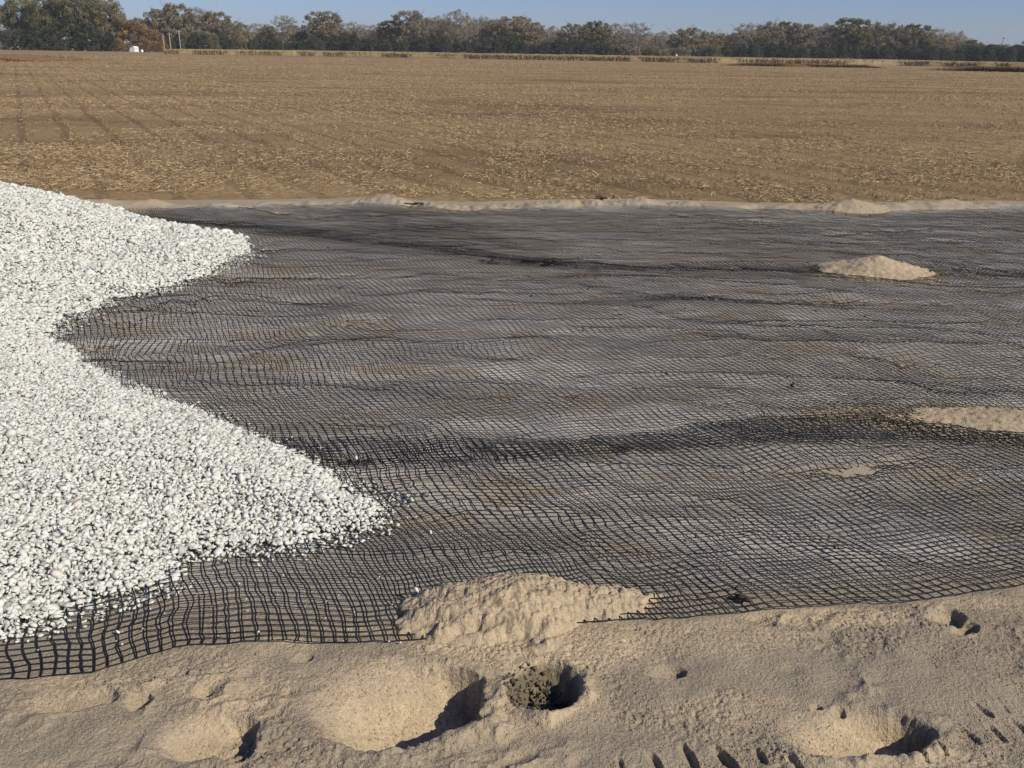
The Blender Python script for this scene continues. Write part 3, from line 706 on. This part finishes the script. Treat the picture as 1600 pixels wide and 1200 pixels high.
PR = {
 'big':   [tree_proto(11, 19, 17, 'mixed', .22, 9000, .42, 'round', 2, .3), tree_proto(12, 19, 16, 'olive', .2, 9000, .42, 'round', 2, .3)],
 'bare':  [tree_proto(21, 16, 14, 'grey', .25, 4600, .46, 'vase', 1, .8), tree_proto(22, 16, 13, 'grey', .25, 4200, .46, 'vase', 2, .8), tree_proto(23, 16, 14, 'grey', .22, 5200, .46, 'round', 2, .6)],
 'mixed': [tree_proto(31, 15, 14, 'mixed', .2, 6500, .42, 'round', 2, .4), tree_proto(32, 15, 14, 'mixed', .2, 6500, .42, 'vase', 2, .5), tree_proto(33, 15, 15, 'mixed', .2, 6500, .42, 'round', 1, .4)],
 'olive': [tree_proto(41, 14, 13, 'olive', .18, 6500, .42, 'round', 1, .4), tree_proto(42, 14, 12, 'olive', .2, 6000, .42, 'vase', 1, .5)],
 'brown': [tree_proto(51, 9, 10, 'brown', .12, 5200, .34, 'low', 2, .3)],
 'russet':[tree_proto(61, 13, 14, 'russet', .15, 6000, .42, 'round', 2, .4)],
 'cedar': [tree_proto(71, 8, 6.5, 'dark', .05, 3600, .34, 'cone', 1, .3), tree_proto(72, 7, 9, 'dark', .05, 4200, .34, 'low', 2, .3), tree_proto(73, 7, 8, 'dark', .05, 4200, .34, 'low', 2, .3)],
 'scrub': [tree_proto(81, 6, 9, 'olive', .05, 3800, .34, 'low', 2, .3), tree_proto(82, 6, 9, 'mixed', .05, 3800, .34, 'low', 2, .3)],
}
def place(kind, px, Y, toppx, wpx, label, group=None, name='tree', cat='tree', var=None):
    ps = PR[kind]; mt, mc, H, Wd = ps[rng.integers(len(ps)) if var is None else var]
    h = (HZ(px)-toppx)/PXR*Y+CAMH; w = wpx/1480*Y
    t = empty(name, (GX(px, Y), Y, 0), rng.uniform(0, 6.28), (w/Wd, w/Wd, h/(H*.97)))
    tag(t, label, cat, group)
    a = bpy.data.objects.new('trunk', mt); b = bpy.data.objects.new('crown', mc)
    for o in (a, b): COL.objects.link(o); o.parent = t
    return t
# px, top row, width px, kind, range, label
T = [
 (42,-6,58,'big',292,'tall dark green tree, leftmost of the big clump at the left'),
 (86,-22,62,'big',290,'tallest grey-green tree in the middle of the left clump'),
 (132,-20,62,'big',288,'broad dark tree right of the tallest one in the left clump'),
 (170,-10,52,'big',294,'olive tree with brown edge at the right end of the left clump'),
 (188,18,36,'russet',300,'brown leaved tree behind the right flank of the big left clump'),
 (8,18,46,'bare',330,'pale hazy tree cut by the left picture edge'),
 (-30,5,70,'mixed',330,'tree just outside the left picture edge'),
 (212,32,46,'brown',296,'orange-brown bushy tree above the white shed'),
 (244,46,28,'brown',296,'small tan bush tree beside the utility poles'),
 (252,14,46,'mixed',345,'grey-brown tree rising behind the utility poles'),
 (281,8,48,'mixed',345,'tall rounded tree just right of the utility poles'),
 (312,13,40,'bare',348,'grey twiggy tree, second to the right of the poles'),
 (342,20,44,'mixed',350,'brownish tree sloping down right of the poles'),
 (368,34,44,'mixed',350,'lower tree at the right foot of the sloping group'),
 (402,38,36,'bare',385,'thin pale tree in the low gap left of the spiky one'),
 (420,40,30,'scrub',380,'low grey tree at the foot of the spiky bare one'),
 (446,26,40,'bare',372,'spiky bare tree standing alone left of the round one'),
 (506,20,56,'mixed',370,'round topped tree standing free between two low gaps'),
 (470,50,30,'olive',375,'small olive tree in the gap left of the round one'),
 (552,36,44,'bare',390,'pale bare tree low between round tree and leafy group'),
 (586,40,36,'bare',385,'second pale bare tree just left of the leafy group'),
 (608,34,36,'olive',380,'green shouldered tree at the left of the leafy group'),
 (640,19,52,'mixed',376,'tall green-brown tree leading the leafy group'),
 (688,24,44,'bare',376,'open bare tree between the leafy tree and the tallest bare one'),
 (714,17,44,'bare',374,'tallest bare grey tree in the centre of the treeline'),
 (752,28,40,'bare',376,'grey tree left of the broad domed crown'),
 (800,25,76,'mixed',374,'broad domed brown-grey tree in the centre'),
 (832,36,36,'mixed',378,'tree on the right shoulder of the broad dome'),
 (862,42,34,'bare',385,'thin tree in the small dip right of the dome'),
 (896,37,46,'mixed',376,'grey-brown tree left of the dark knobbed one'),
 (930,33,44,'olive',374,'dark knob-topped tree between two greyer ones'),
 (958,38,40,'bare',378,'grey tree right of the dark knob'),
 (990,37,50,'bare',376,'wide grey tree ending the centre right group'),
 (1034,50,36,'bare',395,'pale thin tree in the low stretch right of centre'),
 (1074,44,58,'russet',380,'rounded brownish tree in the low stretch'),
 (1112,51,52,'russet',382,'wide russet tree right of the rounded brownish one'),
 (1140,54,34,'mixed',388,'small tree before the long right hand group'),
 (1166,38,48,'bare',378,'grey tree opening the long right hand group'),
 (1200,35,46,'russet',376,'brown topped tree near the left end of the right group'),
 (1226,36,34,'olive',378,'small dark domed tree in the right group'),
 (1252,39,44,'mixed',376,'flat topped tree left of the highest point of the right group'),
 (1286,38,42,'bare',378,'grey tree under the highest point of the right group'),
 (1326,31,58,'olive',374,'highest green tree of the right hand group'),
 (1362,36,44,'mixed',376,'tree just right of the highest green one'),
 (1394,37,46,'mixed',376,'broad mixed tree halfway down the right group'),
 (1426,40,44,'olive',376,'dark green tree on the slope of the right group'),
 (1456,46,40,'bare',380,'pale tree on the lower slope of the right group'),
 (1484,48,44,'bare',380,'last pale tree before the dark low end'),
 (1514,64,34,'olive',376,'dark low tree ending the right group'),
 (1545,70,36,'cedar',378,'low dark tree left of the white silos'),
 (1592,70,34,'cedar',372,'dark tree below and right of the white silos'),
 (1618,60,50,'mixed',372,'tree cut by the right picture edge'),
]
for px, ty, w, kd, Y, lb in T: place(kd, px, Y, ty-1, w*1.3, lb)
# second rank filling the wood behind
for i, px in enumerate(np.arange(225, 1530, 24)):
    tops = np.interp(px, [225,300,360,400,450,505,560,640,720,800,860,930,1010,1050,1110,1150,1200,1330,1430,1500,1530], [30,20,36,52,45,36,52,34,32,34,52,44,56,62,60,56,46,42,50,62,74])
    place(['mixed','bare','russet','bare','olive'][i % 5], px+rng.uniform(-6,6), 405+rng.uniform(0,20), tops+rng.uniform(-4,4), 56, 'grey-brown tree of the wood seen between the front trees', 'trees in the second rank of the treeline')
# dark undergrowth
for px in np.arange(392, 1640, 26): place('scrub', px+rng.uniform(-6,6), 425+rng.uniform(0,6), HZ(px)-24, 44, 'dim scrub filling the back of the wood', 'scrub at the back of the wood', 'bush', 'bush')
und_ = [(px+rng.uniform(-4,4)) for px in np.arange(385, 1640, 15.5)]
for i, px in enumerate(und_):
    tall = 14+9*rng.random()+8*vn(px*.02, 0.0, 77)
    if px > 1500: tall = 20+4*rng.random()
    place('cedar' if vn(px*.013, 3.0, 78) > -.25 else 'scrub', px, 360+rng.uniform(-4,6), HZ(px)+1-tall*1.05, 24+rng.uniform(0,10), 'dark evergreen bush at the foot of the treeline behind the crop', 'dark bushes along the foot of the treeline', 'bush', 'bush')
for i, px in enumerate(np.arange(250, 385, 14)):
    place('cedar' if i % 3 else 'scrub', px, 338+rng.uniform(-3,4), HZ(px)-(15+9*rng.random()), 24, 'dark bush at the foot of the sloping trees right of the poles', 'dark bushes right of the utility poles', 'bush', 'bush')
for px, ty, w in [(60,36,40),(82,40,40),(100,30,44),(122,34,40),(140,34,44),(172,50,44),(155,46,34),(36,46,36),(10,48,34)]:
    place('cedar', px, 284, ty, w, 'dark shrub growing under the big trees at the left', 'dark shrubs under the left clump', 'bush', 'bush')
for px, ty, w in [(186,60,18),(228,60,18),(248,66,16),(222,70,12)]:
    place('brown', px, 284, ty, w*1.3, 'small tan shrub near the white shed', 'tan shrubs around the white shed', 'bush', 'bush')

# ------------------------------------------------------------------ small far structures
def box(name, x0,x1,y0,y1,z0,z1, mat, parent):
    V = [(x,y,z) for z in (z0,z1) for y in (y0,y1) for x in (x0,x1)]
    F = [(0,2,3,1),(4,5,7,6),(0,1,5,4),(2,6,7,3),(0,4,6,2),(1,3,7,5)]
    return np_mesh(name, V, F, mat, parent)
def cyl(name, x, y, z0, z1, r0, r1, mat, parent, n=16):
    V, F = [], []
    for z, r in ((z0,r0),(z1,r1)):
        for k in range(n): V.append((x+r*math.cos(2*math.pi*k/n), y+r*math.sin(2*math.pi*k/n), z))
    for k in range(n): F.append((k, (k+1) % n, n+(k+1) % n, n+k))
    V += [(x,y,z1)]; F += [(n+k, n+(k+1) % n, 2*n, 2*n) for k in range(n)]
    F = np.array(F); me = np_mesh(name, V, F[:n], mat, parent)
    bm_faces = F[n:][:, :3]
    V2 = np.array(V); top = np_mesh(name, V2, bm_faces, mat, parent)
    import bmesh
    bm = bmesh.new(); bm.from_mesh(me.data); bm.from_mesh(top.data); bmesh.ops.remove_doubles(bm, verts=bm.verts, dist=1e-4); bm.to_mesh(me.data); bm.free()
    bpy.data.objects.remove(top); return me
# white shed
Y = 281; sx = GX(206.0, Y); s = empty('white_shed', (sx, Y, 0), R_(-14), (.68,.68,.68)); tag(s, 'small white shed with a pitched roof in front of the brown trees', 'shed')
V = [(-1.35,0,0),(1.1,0,0),(1.1,0,1.7),(.5,0,2.25),(-1.35,0,1.5),(-1.35,3,0),(1.1,3,0),(1.1,3,1.7),(.5,3,2.25),(-1.35,3,1.5)]
me = bpy.data.meshes.new('wall'); me.from_pydata(V, [], [(0,1,2,3,4),(9,8,7,6,5),(0,5,6,1),(1,6,7,2),(0,4,9,5)]); me.materials.append(M_white); o = bpy.data.objects.new('wall', me); COL.objects.link(o); o.parent = s
me = bpy.data.meshes.new('roof'); me.from_pydata([(-1.5,-.12,1.49),(.5,-.12,2.33),(1.25,-.12,1.66),(-1.5,3.1,1.49),(.5,3.1,2.33),(1.25,3.1,1.66),(-1.5,-.12,1.43),(.5,-.12,2.27),(1.25,-.12,1.60)], [], [(0,1,4,3),(1,2,5,4),(6,7,1,0),(7,8,2,1)]); me.materials.append(M_white); o = bpy.data.objects.new('roof', me); COL.objects.link(o); o.parent = s
sx = GX(221, Y)
w = empty('white_tank', (sx, Y, 0)); tag(w, 'very small white tank on the ground right of the white shed', 'tank'); cyl('shell', 0, 0, 0, .55, .35, .35, M_white, w); cyl('lid', 0, 0, .552, .68, .36, .1, M_white, w)
for px, top, lb, cross in [(256.5,55,'shortest and leftmost utility pole, at the edge of the tan bush',0), (266.5,51,'middle utility pole of the three right of the white shed',1), (282,47,'rightmost and tallest utility pole right of the white shed',1)]:
    Yp = 278; h = (HZ(px)-top)/PXR*Yp+CAMH
    p = empty('utility_pole', (GX(px, Yp), Yp, 0), R_(20)); tag(p, lb, 'utility pole', 'utility poles by the white shed')
    cyl('post', 0, 0, 0, h, .12, .085, M_pole, p, 10)
    if cross: box('crossarm', -.6, .6, -.17, -.12, h-.55, h-.42, M_pole, p)
    for q in ((-.5, .5) if cross else (0,)): cyl('insulator', q, -.14 if cross else 0, h-.42 if cross else h, h-.28 if cross else h+.12, .05, .03, M_grey, p, 8)
# lattice mast, far away
Yp = 1500; px = 345; p = empty('radio_mast', (GX(px, Yp), Yp, 0)); tag(p, 'very thin radio mast against the sky above the left trees', 'mast')
h = (HZ(px)+12)/PXR*Yp
for k in range(3): cyl('mast_leg', .28*math.cos(k*2.1), .28*math.sin(k*2.1), 0, h, .055, .055, M_grey, p, 6)
V, F = [], []
for j in range(int(h/2)):
    for k in range(3):
        a = np.array([.28*math.cos(k*2.1), .28*math.sin(k*2.1), j*2.0]); b = np.array([.28*math.cos((k+1)*2.1), .28*math.sin((k+1)*2.1), j*2.0+2]); o_ = len(V)
        V += [a, b, b+[0,0,.06], a+[0,0,.06]]; F.append((o_, o_+1, o_+2, o_+3))
np_mesh('bracing', V, F, M_grey, p)
# small white post box against the wood
px, Yp = 1057, 352; p = empty('white_marker', (GX(px, Yp), Yp, 0)); tag(p, 'tiny white marker board at the foot of the centre right trees', 'marker'); box('board', -.32,.32,-.05,.05,.95,1.65, M_white, p); cyl('post', 0, .0, 0, .95, .05, .05, M_pole, p, 8)
# grain silos far right
Yp = 900
def silo(px, top, wpx, label):
    h = (HZ(px)-top)/PXR*Yp+CAMH; r = wpx/1480*Yp/2; p = empty('grain_silo', (GX(px, Yp), Yp+rng.uniform(0,8), 0)); tag(p, label, 'silo', 'white grain silos beyond the trees')
    cyl('body', 0, 0, 0, h*.86, r, r, M_white, p, 20); cyl('roof', 0, 0, h*.86+.01, h, r*1.04, r*.15, M_roof, p, 20)
silo(1568, 66.5, 9, 'taller white grain silo beside the thin tower at the right'); silo(1578, 71, 8, 'lower white grain silo just right of the taller one'); silo(1533, 71, 6, 'small pale silo top between dark trees, left of the thin tower')
h = (HZ(1561)-58)/PXR*Yp+CAMH; p = empty('grain_elevator', (GX(1561, Yp), Yp-2, 0)); tag(p, 'thin dark elevator tower with sloping chute beside the white silos', 'elevator')
box('leg_casing', -.45,.45,-.45,.45,0,h*.93, M_grey, p); box('head', -.8,.8,-.6,.6,h*.93+.01,h, M_grey, p)
v, f = tube_poly([(0,0,h*.9),(-1.5,0,h*.72),(-4,0,h*.5)], [.3,.3,.3], 6); np_mesh('chute', v, f, M_grey, p)

hm = bpy.data.materials.new('haze'); hm.use_nodes = True; ht = hm.node_tree; ht.nodes.remove(ht.nodes['Principled BSDF'])
pv = ht.nodes.new('ShaderNodeVolumePrincipled'); pv.inputs['Density'].default_value = .0002; pv.inputs['Color'].default_value = (.86, .92, 1, 1); ht.links.new(pv.outputs[0], ht.nodes['Material Output'].inputs['Volume'])
tag(box('haze', -4100,4100,-4100,4100,-1.6,46, hm, None), 'thin autumn haze over the field', 'haze', kind='stuff')
# ------------------------------------------------------------------ light
EL, AZ = R_(37), R_(124)      # azimuth clockwise from +Y
w = bpy.data.worlds.new('World'); sc.world = w; w.use_nodes = True; nt = w.node_tree
sky = nt.nodes.new('ShaderNodeTexSky'); sky.sky_type = 'NISHITA'; sky.sun_disc = False; sky.sun_elevation = EL; sky.sun_rotation = AZ
sky.air_density = 1.0; sky.dust_density = .3; sky.ozone_density = 3.5
bg = nt.nodes['Background']; bg.inputs['Strength'].default_value = .075
tm = nt.nodes.new('ShaderNodeMix'); tm.data_type = 'RGBA'; tm.blend_type = 'MULTIPLY'; tm.inputs[0].default_value = 1; tm.inputs[7].default_value = (.74, .85, 1.25, 1)
nt.links.new(sky.outputs[0], tm.inputs[6]); nt.links.new(tm.outputs[2], bg.inputs['Color'])
sl = bpy.data.lights.new('sun', 'SUN'); sl.energy = 4.5; sl.angle = R_(.53); sl.color = (1, .945, .80)
so = bpy.data.objects.new('sun', sl); COL.objects.link(so)
d = Vector((math.sin(AZ)*math.cos(EL), math.cos(AZ)*math.cos(EL), math.sin(EL)))
so.rotation_euler = d.to_track_quat('Z', 'Y').to_euler(); so.location = (10, -10, 12)
sc.view_settings.view_transform = 'Standard'; sc.view_settings.look = 'None'; sc.view_settings.exposure = 0; sc.view_settings.gamma = 1
